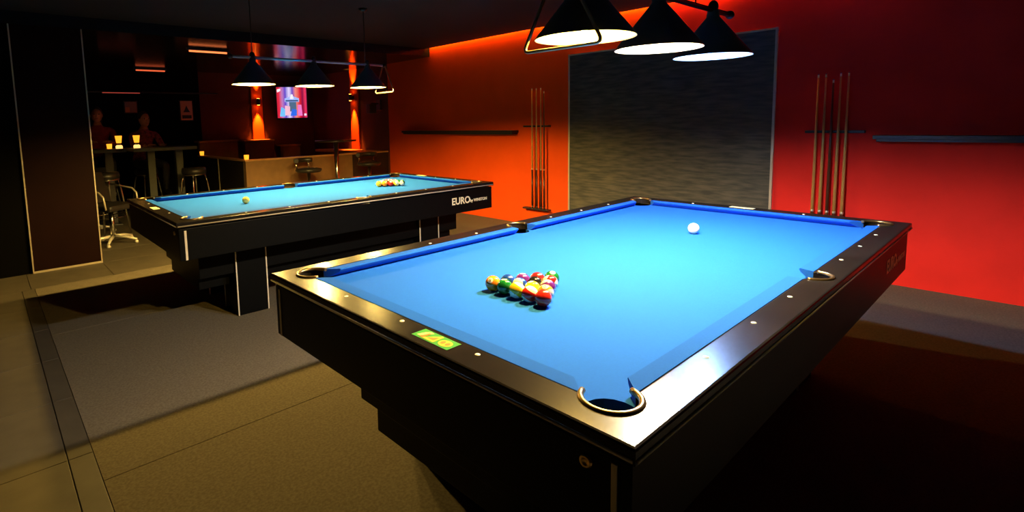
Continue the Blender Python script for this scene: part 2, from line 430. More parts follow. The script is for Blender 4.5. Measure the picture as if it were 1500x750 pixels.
# ------------------------------------------------------------------ balls
BR = 0.0286
BC = {1: (0.85, 0.55, 0.02), 2: (0.01, 0.05, 0.35), 3: (0.7, 0.025, 0.015), 4: (0.12, 0.02, 0.22), 5: (0.9, 0.25, 0.015),
      6: (0.008, 0.15, 0.03), 7: (0.28, 0.015, 0.02), 8: (0.012, 0.012, 0.012)}
CN = {1: 'yellow', 2: 'blue', 3: 'red', 4: 'purple', 5: 'orange', 6: 'green', 7: 'maroon', 8: 'black'}
def ball_mat(n):
    nm = 'ball_%d' % n
    if nm in MATS: return MATS[nm]
    m = bpy.data.materials.new(nm); m.use_nodes = True; nt = m.node_tree; b = nt.nodes['Principled BSDF']
    b.inputs['Roughness'].default_value = 0.08; b.inputs['Coat Weight'].default_value = 0.5
    if n <= 0:
        b.inputs['Base Color'].default_value = (0.88, 0.85, 0.74, 1) if n == 0 else (0.8, 0.68, 0.16, 1); MATS[nm] = m; return m
    tc = nt.nodes.new('ShaderNodeTexCoord'); sp = nt.nodes.new('ShaderNodeSeparateXYZ'); nt.links.new(tc.outputs['Object'], sp.inputs[0])
    ab = nt.nodes.new('ShaderNodeMath'); ab.operation = 'ABSOLUTE'; nt.links.new(sp.outputs['Z'], ab.inputs[0])
    gt = nt.nodes.new('ShaderNodeMath'); gt.operation = 'GREATER_THAN'; gt.inputs[1].default_value = 0.88*BR if n < 9 else 0.0
    nt.links.new(sp.outputs['X'], gt.inputs[0]); gt.inputs[1].default_value = 0.92*BR
    mx = nt.nodes.new('ShaderNodeMix'); mx.data_type = 'RGBA'
    white = (0.85, 0.82, 0.70, 1)
    k = n if n <= 8 else n-8
    if n <= 8:
        mx.inputs[6].default_value = (*BC[k], 1); mx.inputs[7].default_value = white
        nt.links.new(gt.outputs[0], mx.inputs[0]); nt.links.new(mx.outputs[2], b.inputs['Base Color'])
    else:
        g2 = nt.nodes.new('ShaderNodeMath'); g2.operation = 'GREATER_THAN'; g2.inputs[1].default_value = 0.52*BR
        nt.links.new(ab.outputs[0], g2.inputs[0])
        om = nt.nodes.new('ShaderNodeMath'); om.operation = 'MAXIMUM'
        nt.links.new(g2.outputs[0], om.inputs[0]); nt.links.new(gt.outputs[0], om.inputs[1])
        mx.inputs[6].default_value = (*BC[k], 1); mx.inputs[7].default_value = white
        nt.links.new(om.outputs[0], mx.inputs[0]); nt.links.new(mx.outputs[2], b.inputs['Base Color'])
    MATS[nm] = m
    return m
ball_me = {}; num_me = {}
def ball(n, x, y, rot, label, group):
    if n not in ball_me:
        me = MB().sphere((0, 0, 0), BR, 28, 16).mesh('billiard_ball'); me.materials.append(ball_mat(n)); ball_me[n] = me
        if n > 0:
            tm = text_mesh(str(n), 0.014, 0.0, 0.0004)
            for v in tm.vertices:
                p = Vector((BR, v.co.x-0.0042*len(str(n)), v.co.y-0.0048)); v.co = p.normalized()*(BR+0.00015)
            tm.materials.append(M_plastic); num_me[n] = tm
    o = link('cue_ball' if n <= 0 else 'billiard_ball', ball_me[n], None, (x, y, BED+BR))
    o.rotation_euler = rot; tag(o, label, 'ball', group)
    if n > 0:
        link('number', num_me[n], o)
    return o
ORD = ['first', 'second', 'third', 'fourth', 'fifth']
def rack(nums, apex, dirx, where, group, lab):
    # nums: rows from the apex to the base
    k = 0
    for r in range(5):
        for c in range(r+1):
            n = nums[k]; k += 1
            x = apex[0]+dirx*r*BR*math.sqrt(3)*1.004; y = apex[1]+(r/2-c)*2*BR*1.004
            st = 'striped' if n > 8 else 'solid'
            label = '%s %s ball marked %d in the %s on the %s' % (st, CN[n if n <= 8 else n-8], n, lab, where)
            rot = (random.uniform(-1.2, 1.2), random.uniform(-1.6, 0.9), random.uniform(0, 2*PI))
            ball(n, x, y, rot, label, group)
rack([14, 7, 15, 4, 8, 12, 2, 10, 1, 13, 5, 6, 9, 11, 3], (0.743, 0.745), -1, 'nearest table', 'balls racked on the nearest table', 'triangle')
rack([1, 12, 5, 10, 8, 3, 7, 15, 13, 9, 4, 11, 2, 6, 14], (2.09, 3.845), 1, 'far table', 'balls racked on the far table', 'triangle')
b0 = ball(0, 1.985, 0.761, (0, 0, 0), 'white cue ball lying alone on the cloth of the nearest table', 'cue balls')
b1 = ball(-1, 0.753, 3.794, (0, 0, 0), 'yellowish white cue ball lying alone on the cloth of the far table', 'cue balls')

# ------------------------------------------------------------------ hanging lamps over the tables
def table_lamp(label, cx, cy, xs, zm, cols, barmat, powers, handle_side, rod_xs, bar_ext):
    t = thing('billiard_lamp', label, 'lamp', (cx, cy, zm), 0, 'lamps over the pool tables')
    zb = 0.230
    xa, xb = min(xs)-cx-bar_ext[0], max(xs)-cx+bar_ext[1]
    br = MB().cyl((xa, 0, zb), (xb, 0, zb), 0.0125, seg=14).build('bar', barmat, t)
    for x in (xa, xb): MB().sphere((x, 0, zb), 0.022, 14, 10).build('end_knob', M_plastic, br)
    for i, x in enumerate(xs):
        dx = x-cx
        # shade with dark outside and white inside
        s = MB()
        s.lathe([(0.183, 0.0), (0.180, 0.006), (0.030, 0.196), (0.026, 0.228)], 40, (dx, 0, 0), mi=0)
        s.lathe([(0.183, 0.0), (0.179, 0.0005), (0.176, 0.006), (0.028, 0.190), (0.0, 0.192)], 40, (dx, 0, 0), mi=1)
        sh = s.build('shade', [M_shadeout, M_shadein], t)
        MB().sphere((dx, 0, zb+0.018), 0.024, 14, 10, (1, 1, 1.3)).build('cap_knob', M_plastic, t)
        MB().cyl((dx, 0, 0.06), (dx, 0, 0.191), 0.018, 0.022).build('socket', M_white, t)
        col = cols[i]
        bm_ = mat('bulb_%s_%d' % (barmat.name, i), col, 0.4, emit=LAMP_POWER*powers[i]/(PI*4*PI*0.030**2), ecol=col)
        MB().sphere((dx, 0, 0.056), 0.030, 16, 12).build('bulb', bm_, t)
    # handle loop
    hx_ = handle_side
    n = []
    def rnd(p, a, b, r=0.03, k=5):
        p, a, b = Vector(p), Vector(a), Vector(b)
        u = (a-p).normalized()*r; v = (b-p).normalized()*r
        return [p+u*(1-f)**2+v*f**2 for f in [i/k for i in range(k+1)]]
    A, B, C, D = (hx_, 0.022, zb-0.005), (hx_, 0.168, -0.045), (hx_, -0.168, -0.045), (hx_, -0.022, zb-0.005)
    path = [A]+rnd(B, A, C)+rnd(C, B, D)+[D]
    MB().tube(path, 0.0065, 8).build('handle', M_handle, t)
    MB().cyl((hx_, -0.026, zb-0.004), (hx_, 0.026, zb-0.004), 0.015).build('handle_clamp', M_plastic, t)
    for x in rod_xs:
        MB().cyl((x-cx, 0, zb+0.008), (x-cx, 0, CZ-zm-0.02), 0.004, seg=8).build('suspension_rod', M_plastic, t)
        MB().lathe([(0, -0.03), (0.03, -0.028), (0.045, 0.0), (0, 0.0)], 18, (x-cx, 0, CZ-zm)).build('ceiling_rose', M_plastic, t)
    return t
WARM = (1.0, 0.63, 0.15); WARM1 = (1.0, 0.60, 0.11); WARM2 = (1.0, 0.82, 0.52); COOL = (0.27, 0.5, 1.0)
table_lamp('dark conical triple shade lamp on a red bar over the nearest table', 1.44, 0.70, [0.883, 1.44, 2.0], 1.682,
           [WARM1, WARM2, COOL], M_lampbar, [1.1, 1.15, 0.75], 0.735-1.44, [1.13, 1.8], (0.24, 0.21))
table_lamp('dark conical triple shade lamp on a steel bar over the far table', 1.58, 4.10, [1.0, 1.58, 2.175], 1.747,
           [WARM, WARM, WARM], M_lampbar2, [1.45, 1.25, 1.25], 2.375-1.58, [1.0, 2.15], (0.19, 0.2))

# ------------------------------------------------------------------ right wall fittings
# slate board with metal edging
t = thing('slate_board', 'tall slate-grey board with thin metal frame on the red wall', 'board', (WX, 2.29, 0.25))
MB().box(-0.022, -0.001, -1.085, 1.085, 0.0, 1.88, 0.002).build('panel', M_slate, t)
for s in (-1, 1): MB().box(-0.03, -0.001, s*1.094-0.010, s*1.094+0.010, -0.02, 1.90, 0.002).build('frame_strip', M_alu, t)
for z in (-0.01, 1.889): MB().box(-0.03, -0.001, -1.084, 1.084, z-0.008, z+0.008, 0.002).build('frame_strip', M_alu, t)

def wall_shelf(label, ya, yb, z0, z1, d):
    t = thing('wall_shelf', label, 'shelf', (WX, (ya+yb)/2, z0), 0, 'wall shelves')
    h = (yb-ya)/2
    MB().box(-d, -0.001, -h, h, z1-z0-0.03, z1-z0, 0.003).build('shelf_board', M_shelf, t)
    MB().box(-d+0.02, -0.001, -h+0.02, h-0.02, 0, z1-z0-0.03, 0.002).build('shelf_support', M_shelf, t)
wall_shelf('long black wall shelf on the orange wall left of the cues', 4.2, 6.62, 1.195, 1.25, 0.13)
wall_shelf('black wall shelf on the red wall right of the cues', -1.6, 0.47, 1.15, 1.20, 0.13)

def cue_rack(label, ya, yb, zt, zb, slots):
    t = thing('cue_rack', label, 'cue rack', (WX, (ya+yb)/2, zb), 0, 'cue racks')
    h = (yb-ya)/2
    MB().box(-0.05, -0.001, -h, h, zt-zb, zt-zb+0.022, 0.004).build('upper_bar', M_shelf, t)
    MB().box(-0.075, -0.001, -h, h, -0.015, 0.005, 0.004).build('foot_bar', M_shelf, t)
    for y in slots:
        c = (ya+yb)/2
        pts = [(-0.05+0.0*i, y-c+0.017*math.cos(a), zt-zb+0.011) for i, a in enumerate([0])]
        pts = [(-0.058+0.017*math.cos(a)*1.0, y-c+0.017*math.sin(a), zt-zb+0.011) for a in [(-0.75+1.5*i/10)*PI*0.9+0 for i in range(11)]]
        MB().tube(pts, 0.003, 6).build('clip', M_plastic, t)
def pool_cue(label, y, zb, length, dark, butt_len, lean, group):
    t = thing('pool_cue', label, 'cue', (WX-0.058, y, zb), 0, group)
    sm_ = M_darkcue if dark else M_maple
    t.rotation_euler = (lean, 0, 0)
    def rad(z): return 0.0145-(0.0145-0.0062)*z/length
    MB().lathe([(0, 0.0), (0.011, 0.0), (0.0135, 0.006), (0.0135, 0.03), (0, 0.03)], 12).build('bumper', M_plastic, t)
    MB().lathe([(0, 0.03), (rad(0.03), 0.03), (rad(butt_len), butt_len), (0, butt_len)], 12).build('butt', M_butt, t)
    MB().lathe([(0, butt_len), (rad(butt_len)+0.0004, butt_len), (rad(butt_len)+0.0004, butt_len+0.02), (0, butt_len+0.02)], 12).build('joint_collar', M_alu, t)
    MB().lathe([(0, butt_len+0.02), (rad(butt_len), butt_len+0.02), (0.0066, length-0.03), (0, length-0.03)], 12).build('shaft', sm_, t)
    MB().lathe([(0, length-0.03), (0.0066, length-0.03), (0.0064, length-0.008), (0, length-0.008)], 12).build('ferrule', M_white, t)
    MB().lathe([(0, length-0.008), (0.0063, length-0.008), (0.0052, length-0.001), (0, length)], 12).build('tip', mat('blue_leather_tip', (0.05, 0.12, 0.3), 0.9), t)
LS = [3.925, 3.855, 3.785, 3.735]
cue_rack('black cue rack on the orange wall left of the slate board', 3.67, 4.08, 1.29, 0.235, LS)
nm = ['pale cue, first from the wall shelf in the rack on the orange wall', 'pale cue, second from the wall shelf in the rack on the orange wall',
      'pale cue, third from the wall shelf in the rack on the orange wall', 'dark cue nearest the slate board in the rack on the orange wall']
for i, y in enumerate(LS): pool_cue(nm[i], y, 0.24, 1.545 if i < 3 else 1.5, i == 3, 0.50, 0.0, 'cues in the rack on the orange wall')
RS = [0.862, 0.809, 0.757, 0.708, 0.655]
cue_rack('black cue rack on the red wall right of the slate board', 0.535, 0.945, 1.215, 0.235, RS)
nm = ['pale cue nearest the slate board in the rack on the red wall', 'pale cue, second from the slate board in the rack on the red wall',
      'dark cue in the middle of the rack on the red wall', 'pale cue, fourth from the slate board in the rack on the red wall',
      'pale cue nearest the shelf in the rack on the red wall']
for i, y in enumerate(RS): pool_cue(nm[i], y, 0.24, 1.47 if i != 2 else 1.42, i == 2, 0.30, 0.0, 'cues in the rack on the red wall')

# ------------------------------------------------------------------ bar area behind
# low partition around the booth
t = thing('partition', 'low tan partition with a lit wooden cap around the booth', 'partition', (2.06, 7.2, 0))
MB().box(0.0, 2.535, 0.0, 0.09, 0.0, 0.875, 0.003).build('front_panel', M_brownpanel, t)
MB().box(-0.004, 0.086, 0.092, 2.18, 0.0, 0.875, 0.003).build('side_panel', M_darkpanel, t)
MB().box(-0.015, 2.535, -0.015, 0.105, 0.875, 0.90, 0.004).build('cap', M_oakcap, t)
MB().box(-0.015, 0.105, 0.106, 2.19, 0.875, 0.90, 0.004).build('cap', M_oakcap, t)
MB().box(-0.010, -0.003, 1.15, 1.175, 0.0, 0.873, 0.001).build('metal_strip', M_alu, t)
# dark section of the front panel by the wall
MB().box(1.80, 2.53, -0.008, 0.0, 0.01, 0.873, 0.002).build('dark_section', M_darkpanel, t)
# wall ledge along the right wall
t = thing('wall_ledge', 'wooden ledge along the wall inside the booth under the orange sconce', 'ledge', (WX, 8.1, 0))
MB().box(-0.42, -0.002, -0.77, 1.0, 0.86, 0.90, 0.004).build('top', M_oakcap, t)
MB().box(-0.36, -0.002, -0.75, 0.98, 0.0, 0.86, 0.003).build('front', M_leather, t)
# upholstered booth benches along the back wall
def bench(label, xa, xb, top, capw):
    t = thing('booth_bench', label, 'bench', ((xa+xb)/2, 9.55, 0), 0, 'booth benches')
    h = (xb-xa)/2
    MB().box(-h, h, -0.45, 0.05, 0.0, 0.36, 0.004).build('base', M_darkpanel, t)
    MB().box(-h+0.005, h-0.005, -0.47, 0.05, 0.36, 0.47, 0.03).build('seat_cushion', M_leather, t)
    MB().box(-h, h, 0.055, 0.19, 0.0, top-0.03, 0.02).build('backrest', M_leather if not capw else M_brownpanel, t)
    MB().box(-h-0.01, h+0.01, 0.045, 0.345, top-0.03, top, 0.004).build('cap', M_oakcap, t)
bench('long brown booth bench along the back wall behind the side partition', 2.16, 2.85, 1.14, True)
bench('booth bench with a lit cap under the left orange sconce', 2.98, 3.56, 1.12, False)
bench('low brown booth bench below the television', 3.74, 4.12, 1.0, True)

# painted pilasters behind the sconces
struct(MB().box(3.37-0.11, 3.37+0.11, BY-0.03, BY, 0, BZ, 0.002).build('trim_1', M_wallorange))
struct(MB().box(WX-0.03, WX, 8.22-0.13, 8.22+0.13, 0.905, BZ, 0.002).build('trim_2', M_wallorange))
# wall sconces shining up and down
def sconce(label, loc, nrm, power):
    t = thing('wall_sconce', label, 'wall light', loc, 0, 'orange wall sconces')
    n = Vector(nrm)
    a = Vector((-n.y, n.x, 0))
    rz = math.atan2(n.y, n.x)
    MB().lathe([(0, -0.06), (0.030, -0.06), (0.034, -0.055), (0.034, 0.055), (0.030, 0.06), (0, 0.06)], 18, n*0.075).build('housing', M_plastic, t)
    MB().box(0.0, 0.05, -0.02, 0.02, -0.03, 0.03, 0.003).build('bracket', M_plastic, t, rotz=rz)
    for s in (-1, 1):
        MB().lathe([(0, 0.0), (0.024, 0.0), (0.024, s*0.002), (0, s*0.002)], 16, n*0.075+Vector((0, 0, s*0.0605))).build('lens', mat('sconce_lens', (1, 0.3, 0.04), emit=30, ecol=(1, 0.3, 0.03)), t)
        ld = bpy.data.lights.new('sconce_beam', 'SPOT'); ld.energy = power*(1.0 if s < 0 else 0.55); ld.color = (1.0, 0.26, 0.025)
        ld.spot_size = math.radians(40); ld.spot_blend = 0.6; ld.shadow_soft_size = 0.02
        lo = bpy.data.objects.new('sconce_beam', ld); COL.objects.link(lo); lo.parent = t
        lo.location = n*0.075+Vector((0, 0, s*0.066))
        lo.rotation_euler = (Vector((0, 0, s*1.0))-n*0.09).to_track_quat('-Z', 'Y').to_euler()
sconce('small orange up and down sconce on the back wall left of the television', (3.37, BY-0.03, 1.86), (0, -1, 0), SCONCE_POWER)
sconce('small orange up and down sconce on the side wall right of the television', (WX-0.03, 8.22, 1.88), (-1, 0, 0), SCONCE_POWER)

# television
def tv():
    t = thing('television', 'flat television showing a red and blue broadcast on the back wall', 'television', (3.99, 9.62, 1.835), math.radians(-28))
    # local: x right along the screen, -y towards the viewer
    Wd, Hd = 0.31, 0.335
    t.rotation_euler = (math.radians(7), 0, math.radians(-26))
    MB().box(-Wd, Wd, 0.0, 0.05, -Hd, Hd, 0.006).build('casing', M_plastic, t)
    for a, b, c, d in ((-Wd, Wd, Hd-0.02, Hd), (-Wd, Wd, -Hd, -Hd+0.035), (-Wd, -Wd+0.02, -Hd+0.035, Hd-0.02), (Wd-0.02, Wd, -Hd+0.035, Hd-0.02)):
        MB().box(a, b, -0.008, 0.0, c, d, 0.001).build('bezel', M_plastic, t)
    m = bpy.data.materials.new('screen_picture'); m.use_nodes = True; nt = m.node_tree; b = nt.nodes['Principled BSDF']
    b.inputs['Base Color'].default_value = (0.01, 0.01, 0.01, 1); b.inputs['Roughness'].default_value = 0.2
    tc = nt.nodes.new('ShaderNodeTexCoord'); sp = nt.nodes.new('ShaderNodeSeparateXYZ'); nt.links.new(tc.outputs['Object'], sp.inputs[0])
    mr = nt.nodes.new('ShaderNodeMapRange'); mr.inputs[1].default_value = -Wd; mr.inputs[2].default_value = Wd; nt.links.new(sp.outputs['X'], mr.inputs[0])
    r = nt.nodes.new('ShaderNodeValToRGB'); cr = r.color_ramp; cr.interpolation = 'LINEAR'
    pts = [(0.0, (0.5, 0.01, 0.04)), (0.1, (0.8, 0.02, 0.05)), (0.2, (0.55, 0.2, 0.5)), (0.3, (0.12, 0.06, 0.6)), (0.42, (0.8, 0.7, 1.0)),
           (0.52, (0.15, 0.06, 0.55)), (0.62, (0.9, 0.25, 0.2)), (0.75, (0.75, 0.01, 0.03)), (0.84, (0.25, 0.0, 0.05)), (0.92, (0.85, 0.03, 0.1)), (1.0, (0.2, 0.0, 0.1))]
    cr.elements[0].position, cr.elements[0].color = pts[0][0], (*pts[0][1], 1)
    cr.elements[1].position, cr.elements[1].color = pts[-1][0], (*pts[-1][1], 1)
    for p, c in pts[1:-1]: e = cr.elements.new(p); e.color = (*c, 1)
    nt.links.new(mr.outputs[0], r.inputs['Fac']); nt.links.new(r.outputs['Color'], b.inputs['Emission Color'])
    b.inputs['Emission Strength'].default_value = 1.0
    scr = MB().box(-Wd+0.02, Wd-0.02, -0.003, 0.0, -Hd+0.035, Hd-0.02).build('screen', m, t)
    # picture shapes on the screen, flat
    def blob(poly, col, k):
        mm = mat('screen_'+str(col), col, 0.3, emit=1.0, ecol=col)
        poly = [(x*0.82, z) for x, z in poly]
        MB().hull([(x, -0.0035-0.0003*k, z) for x, z in poly], [(x, -0.0038-0.0003*k, z) for x, z in poly]).build('picture_shape', mm, scr)
    blob([(-0.17, 0.02), (0.17, 0.02), (0.17, 0.09), (0.03, 0.13), (-0.03, 0.13), (-0.17, 0.09)], (0.35, 0.5, 1.0), 0)
    blob([(-0.15, 0.03), (0.15, 0.03), (0.15, 0.055), (-0.15, 0.055)], (0.02, 0.06, 0.15), 1)
    blob([(-0.05, 0.08), (0.05, 0.08), (0.02, 0.17), (-0.02, 0.17)], (0.85, 0.9, 1.0), 2)
    blob([(-0.07, -0.17), (0.10, -0.17), (0.10, 0.02), (-0.07, 0.02)], (0.08, 0.15, 0.25), 0)
    blob([(-0.30, -0.27), (-0.17, -0.27), (-0.17, -0.12), (-0.26, -0.08)], (0.15, 0.55, 1.0), 1)
    blob([(-0.17, -0.25), (-0.06, -0.25), (-0.05, -0.07), (-0.17, -0.05)], (0.9, 0.5, 0.65), 2)
    blob([(-0.05, -0.26), (0.10, -0.26), (0.11, -0.14), (0.0, -0.12)], (0.03, 0.15, 0.85), 2)
    blob([(0.13, -0.26), (0.24, -0.26), (0.22, -0.04), (0.13, -0.04)], (0.85, 0.2, 0.6), 1)
    blob([(-0.34, 0.21), (-0.26, 0.24), (-0.26, 0.285), (-0.34, 0.27)], (0.95, 0.95, 1.0), 1)
    blob([(0.28, -0.26), (0.335, -0.26), (0.335, -0.22), (0.28, -0.22)], (0.9, 0.8, 1.0), 1)
    MB().box(-0.09, 0.09, 0.05, 0.07, -0.09, 0.09, 0.003).build('mount_plate', M_plastic, t)
    MB().cyl((0, 0.065, 0), (0.0, 0.30, 0.0), 0.02).build('mount_arm', M_plastic, t)
tv()
# projector-like camera bracket on the right wall
t = thing('wall_bracket', 'small black bracket with a hanging speaker on the side wall near the corner', 'bracket', (WX, 7.42, 1.68))
MB().box(-0.03, -0.001, -0.06, 0.06, -0.06, 0.12, 0.004).build('wall_plate', M_plastic, t)
MB().cyl((-0.03, 0, 0.05), (-0.22, -0.08, 0.05), 0.014).build('arm', M_plastic, t)
MB().box(-0.30, -0.16, -0.14, -0.02, -0.12, 0.04, 0.01).build('speaker_box', M_plastic, t)

# glowing bars added for light reflected in the ceiling; glowing shelf
def reflection_bar(label, x0, x1, y, z, s, col):
    t = thing('reflection_bar', label, 'glow bar', ((x0+x1)/2, y, z), 0, 'orange bars added for ceiling reflections')
    h = (x1-x0)/2
    MB().box(-h-0.03, h+0.03, -0.025, 0.025, -0.03, 0.0, 0.003).build('housing', M_plastic, t)
    MB().cyl((-h, 0, -0.042), (h, 0, -0.042), 0.011).build('tube', mat('reflection_glow_%d' % int(s*10), col, emit=s, ecol=col), t)
reflection_bar('bright orange glowing bar added for a reflection on the bar ceiling near the pillar side', 1.27, 1.74, 6.78, BZ, 1.8, (1.0, 0.22, 0.06))
reflection_bar('short orange glowing bar added for a reflection deep in the bar ceiling', 1.22, 1.66, 9.55, BZ, 0.9, (1.0, 0.15, 0.05))
t = thing('gantry_shelf', 'dim red-lit shelf rail on the back wall above the drinkers', 'shelf', (1.6, BY, 2.0))
MB().box(-1.05, 1.0, -0.12, -0.002, 0.0, 0.02, 0.003).build('board', M_shelf, t)
MB().box(-0.85, -0.30, -0.122, -0.112, -0.012, 0.0).build('light_strip', mat('red_glow', (0.9, 0.12, 0.08), emit=0.35, ecol=(0.9, 0.12, 0.08)), t)

# pictures
def picture(label, x0, x1, z0, z1, m1, m2, kind):
    t = thing('wall_picture', label, 'picture', ((x0+x1)/2, BY, z0), 0, 'pictures on the bar back wall')
    w_, h_ = (x1-x0)/2, z1-z0
    MB().box(-w_, w_, -0.02, -0.001, 0, h_, 0.002).build('frame', M_shelf, t)
    MB().box(-w_+0.015, w_-0.015, -0.022, -0.02, 0.015, h_-0.015).build('print', m1, t)
    if kind:
        MB().hull([(x, -0.0225, z) for x, z in ((-0.06, h_*0.42), (0.06, h_*0.42), (0.03, h_*0.55), (0, h_*0.75), (-0.03, h_*0.55))],
                  [(x, -0.0235, z) for x, z in ((-0.06, h_*0.42), (0.06, h_*0.42), (0.03, h_*0.55), (0, h_*0.75), (-0.03, h_*0.55))]).build('motif', m2, t)
        MB().box(-0.08, 0.08, -0.0235, -0.0225, h_*0.12, h_*0.28).build('motif', m2, t)
    else:
        MB().box(-w_+0.02, -0.02, -0.0235, -0.0225, 0.02, h_*0.5).build('motif', m2, t)
M_print = mat('rust_print', (0.85, 0.33, 0.18), 0.6); M_print2 = mat('mauve_print', (0.45, 0.25, 0.25), 0.6)
picture('small rust coloured picture with a dark star shape on the bar back wall', 1.94, 2.17, 1.51, 1.885, M_print, M_shelf, True)
picture('faint mauve and orange picture on the bar back wall behind the drinkers', 1.06, 1.27, 1.655, 1.865, M_print2, M_print, False)

# high bar tables
def bar_table(label, x, y, hw, hd, top, m, group='bar tables'):
    t = thing('bar_table', label, 'table', (x, y, 0), 0, group)
    MB().box(-hw, hw, -hd, hd, top-0.05, top, 0.004).build('table_top', m, t)
    for s in (-0.36, 0.55): MB().box(s*hw-0.05, s*hw+0.05, -0.05, 0.05, 0.02, top-0.05, 0.003).build('leg', m, t)
    MB().box(-0.36*hw-0.08, 0.55*hw+0.08, -0.22, 0.22, 0.0, 0.02, 0.003).build('base_plate', M_plastic, t)
bar_table('grey green high bar table with square post legs behind the far pool table', 1.24, 8.4, 0.43, 0.30, 1.11, M_greytable)
bar_table('dark high bar table half hidden by the pillar', 0.33, 8.55, 0.42, 0.30, 1.11, M_darkpanel)

# round pedestal table and stools in front of the partition
t = thing('pedestal_table', 'small round black pedestal table with a chrome post by the partition', 'table', (3.33, 6.80, 0))
MB().lathe([(0, 1.105), (0.06, 1.105), (0.31, 1.12), (0.32, 1.13), (0.315, 1.142), (0, 1.145)], 36).build('table_top', M_plastic, t)
MB().cyl((0, 0, 0.03), (0, 0, 1.105), 0.036).build('post', M_chrome, t)
MB().lathe([(0, 0.0), (0.24, 0.0), (0.24, 0.012), (0.06, 0.035), (0, 0.035)], 32).build('foot', M_chrome, t)
def bar_stool(label, x, y, rz, zs):
    t = thing('bar_stool', label, 'stool', (x, y, 0), rz, 'black bar stools')
    MB().lathe([(0, zs-0.06), (0.17, zs-0.055), (0.195, zs-0.03), (0.19, zs-0.005), (0.12, zs+0.008), (0, zs+0.01)], 28).build('seat', M_blackseat, t)
    pts = [(0.18*math.cos(a), 0.18*math.sin(a), zs+0.12) for a in [PI*0.15+PI*0.7*i/14 for i in range(15)]]
    MB().tube(pts, 0.035, 8).build('backrest', M_blackseat, t)
    for a in (PI*0.25, PI*0.75): MB().cyl((0.17*math.cos(a), 0.17*math.sin(a), zs-0.02), (0.18*math.cos(a), 0.18*math.sin(a), zs+0.11), 0.012).build('back_post', M_chrome, t)
    MB().cyl((0, 0, 0.02), (0, 0, zs-0.055), 0.028).build('post', M_chrome, t)
    MB().lathe([(0, 0), (0.21, 0), (0.21, 0.01), (0.04, 0.035), (0, 0.035)], 28).build('foot', M_chrome, t)
    pts = [(0.14*math.cos(a), 0.14*math.sin(a), 0.28) for a in [2*PI*i/20 for i in range(20)]]
    MB().tube(pts, 0.009, 6, closed=True).build('foot_ring', M_chrome, t)
    for a in (0, PI): MB().cyl((0.025*math.cos(a), 0.025*math.sin(a), 0.28), (0.14*math.cos(a), 0.14*math.sin(a), 0.28), 0.007).build('ring_arm', M_chrome, t)
bar_stool('black bar stool left of the round pedestal table', 2.84, 6.78, 0.3, 0.74)
bar_stool('black bar stool right of the round pedestal table', 3.93, 6.80, -0.2, 0.76)
def leg_stool(label, x, y, zs):
    t = thing('bar_stool', label, 'stool', (x, y, 0), 0.4, 'chrome legged stools')
    MB().lathe([(0, zs-0.09), (0.16, zs-0.09), (0.17, zs-0.05), (0.16, zs), (0, zs+0.01)], 26).build('seat', M_blackseat, t)
    MB().lathe([(0.155, zs-0.105), (0.168, zs-0.10), (0.168, zs-0.088), (0.155, zs-0.088), (0.155, zs-0.105)], 28).build('seat_ring', M_chrome, t)
    for k in range(4):
        a = PI/4+k*PI/2
        lg = MB().tube([(0.14*math.cos(a), 0.14*math.sin(a), zs-0.09), (0.17*math.cos(a), 0.17*math.sin(a), zs-0.2), (0.25*math.cos(a), 0.25*math.sin(a), 0.012)], 0.012, 8).build('leg', M_chrome, t)
    pts = [(0.214*math.cos(a), 0.214*math.sin(a), 0.25) for a in [2*PI*i/24 for i in range(24)]]
    MB().tube(pts, 0.008, 6, closed=True).build('foot_ring', M_chrome, t)
leg_stool('round black stool with splayed chrome legs in front of the grey green table', 1.50, 7.75, 0.80)
leg_stool('round black stool with splayed chrome legs beside the pillar', 0.36, 7.62, 0.83)
def swivel_chair(label, x, y, rz):
    t = thing('swivel_chair', label, 'chair', (x, y, 0), rz, 'star based chairs')
    for k in range(5):
        a = 2*PI*k/5
        sp = MB().tube([(0.03*math.cos(a), 0.03*math.sin(a), 0.085), (0.16*math.cos(a), 0.16*math.sin(a), 0.075), (0.28*math.cos(a), 0.28*math.sin(a), 0.045)], [0.022, 0.018, 0.013], 8).build('spoke', M_polish, t)
        MB().lathe([(0, -0.0), (0.018, 0.0), (0.022, 0.012), (0.016, 0.034), (0, 0.036)], 12, (0.275*math.cos(a), 0.275*math.sin(a), 0)).build('foot_glide', M_polish, sp)
    MB().cyl((0, 0, 0.06), (0, 0, 0.42), 0.028).build('post', M_chrome, t)
    MB().box(-0.22, 0.22, -0.22, 0.22, 0.42, 0.49, 0.03).build('seat', M_blackseat, t)
    bk = MB()
    bk.hull([(-0.2, 0.19, 0.50), (0.2, 0.19, 0.50), (0.2, 0.24, 0.50), (-0.2, 0.24, 0.50)], [(-0.19, 0.30, 0.86), (0.19, 0.30, 0.86), (0.19, 0.33, 0.86), (-0.19, 0.33, 0.86)])
    bk.build('backrest', M_blackseat, t)
    for s in (-1, 1):
        MB().tube([(s*0.235, -0.18, 0.45), (s*0.24, -0.16, 0.60), (s*0.24, -0.10, 0.655), (s*0.24, 0.22, 0.70)], 0.011, 8).build('armrest', M_alu, t)
swivel_chair('black swivel chair on a chrome star base right beside the pillar', 0.30, 7.0, 0.6)
swivel_chair('black swivel chair on a chrome star base half hidden behind the pillar', 0.20, 8.0, -0.3)

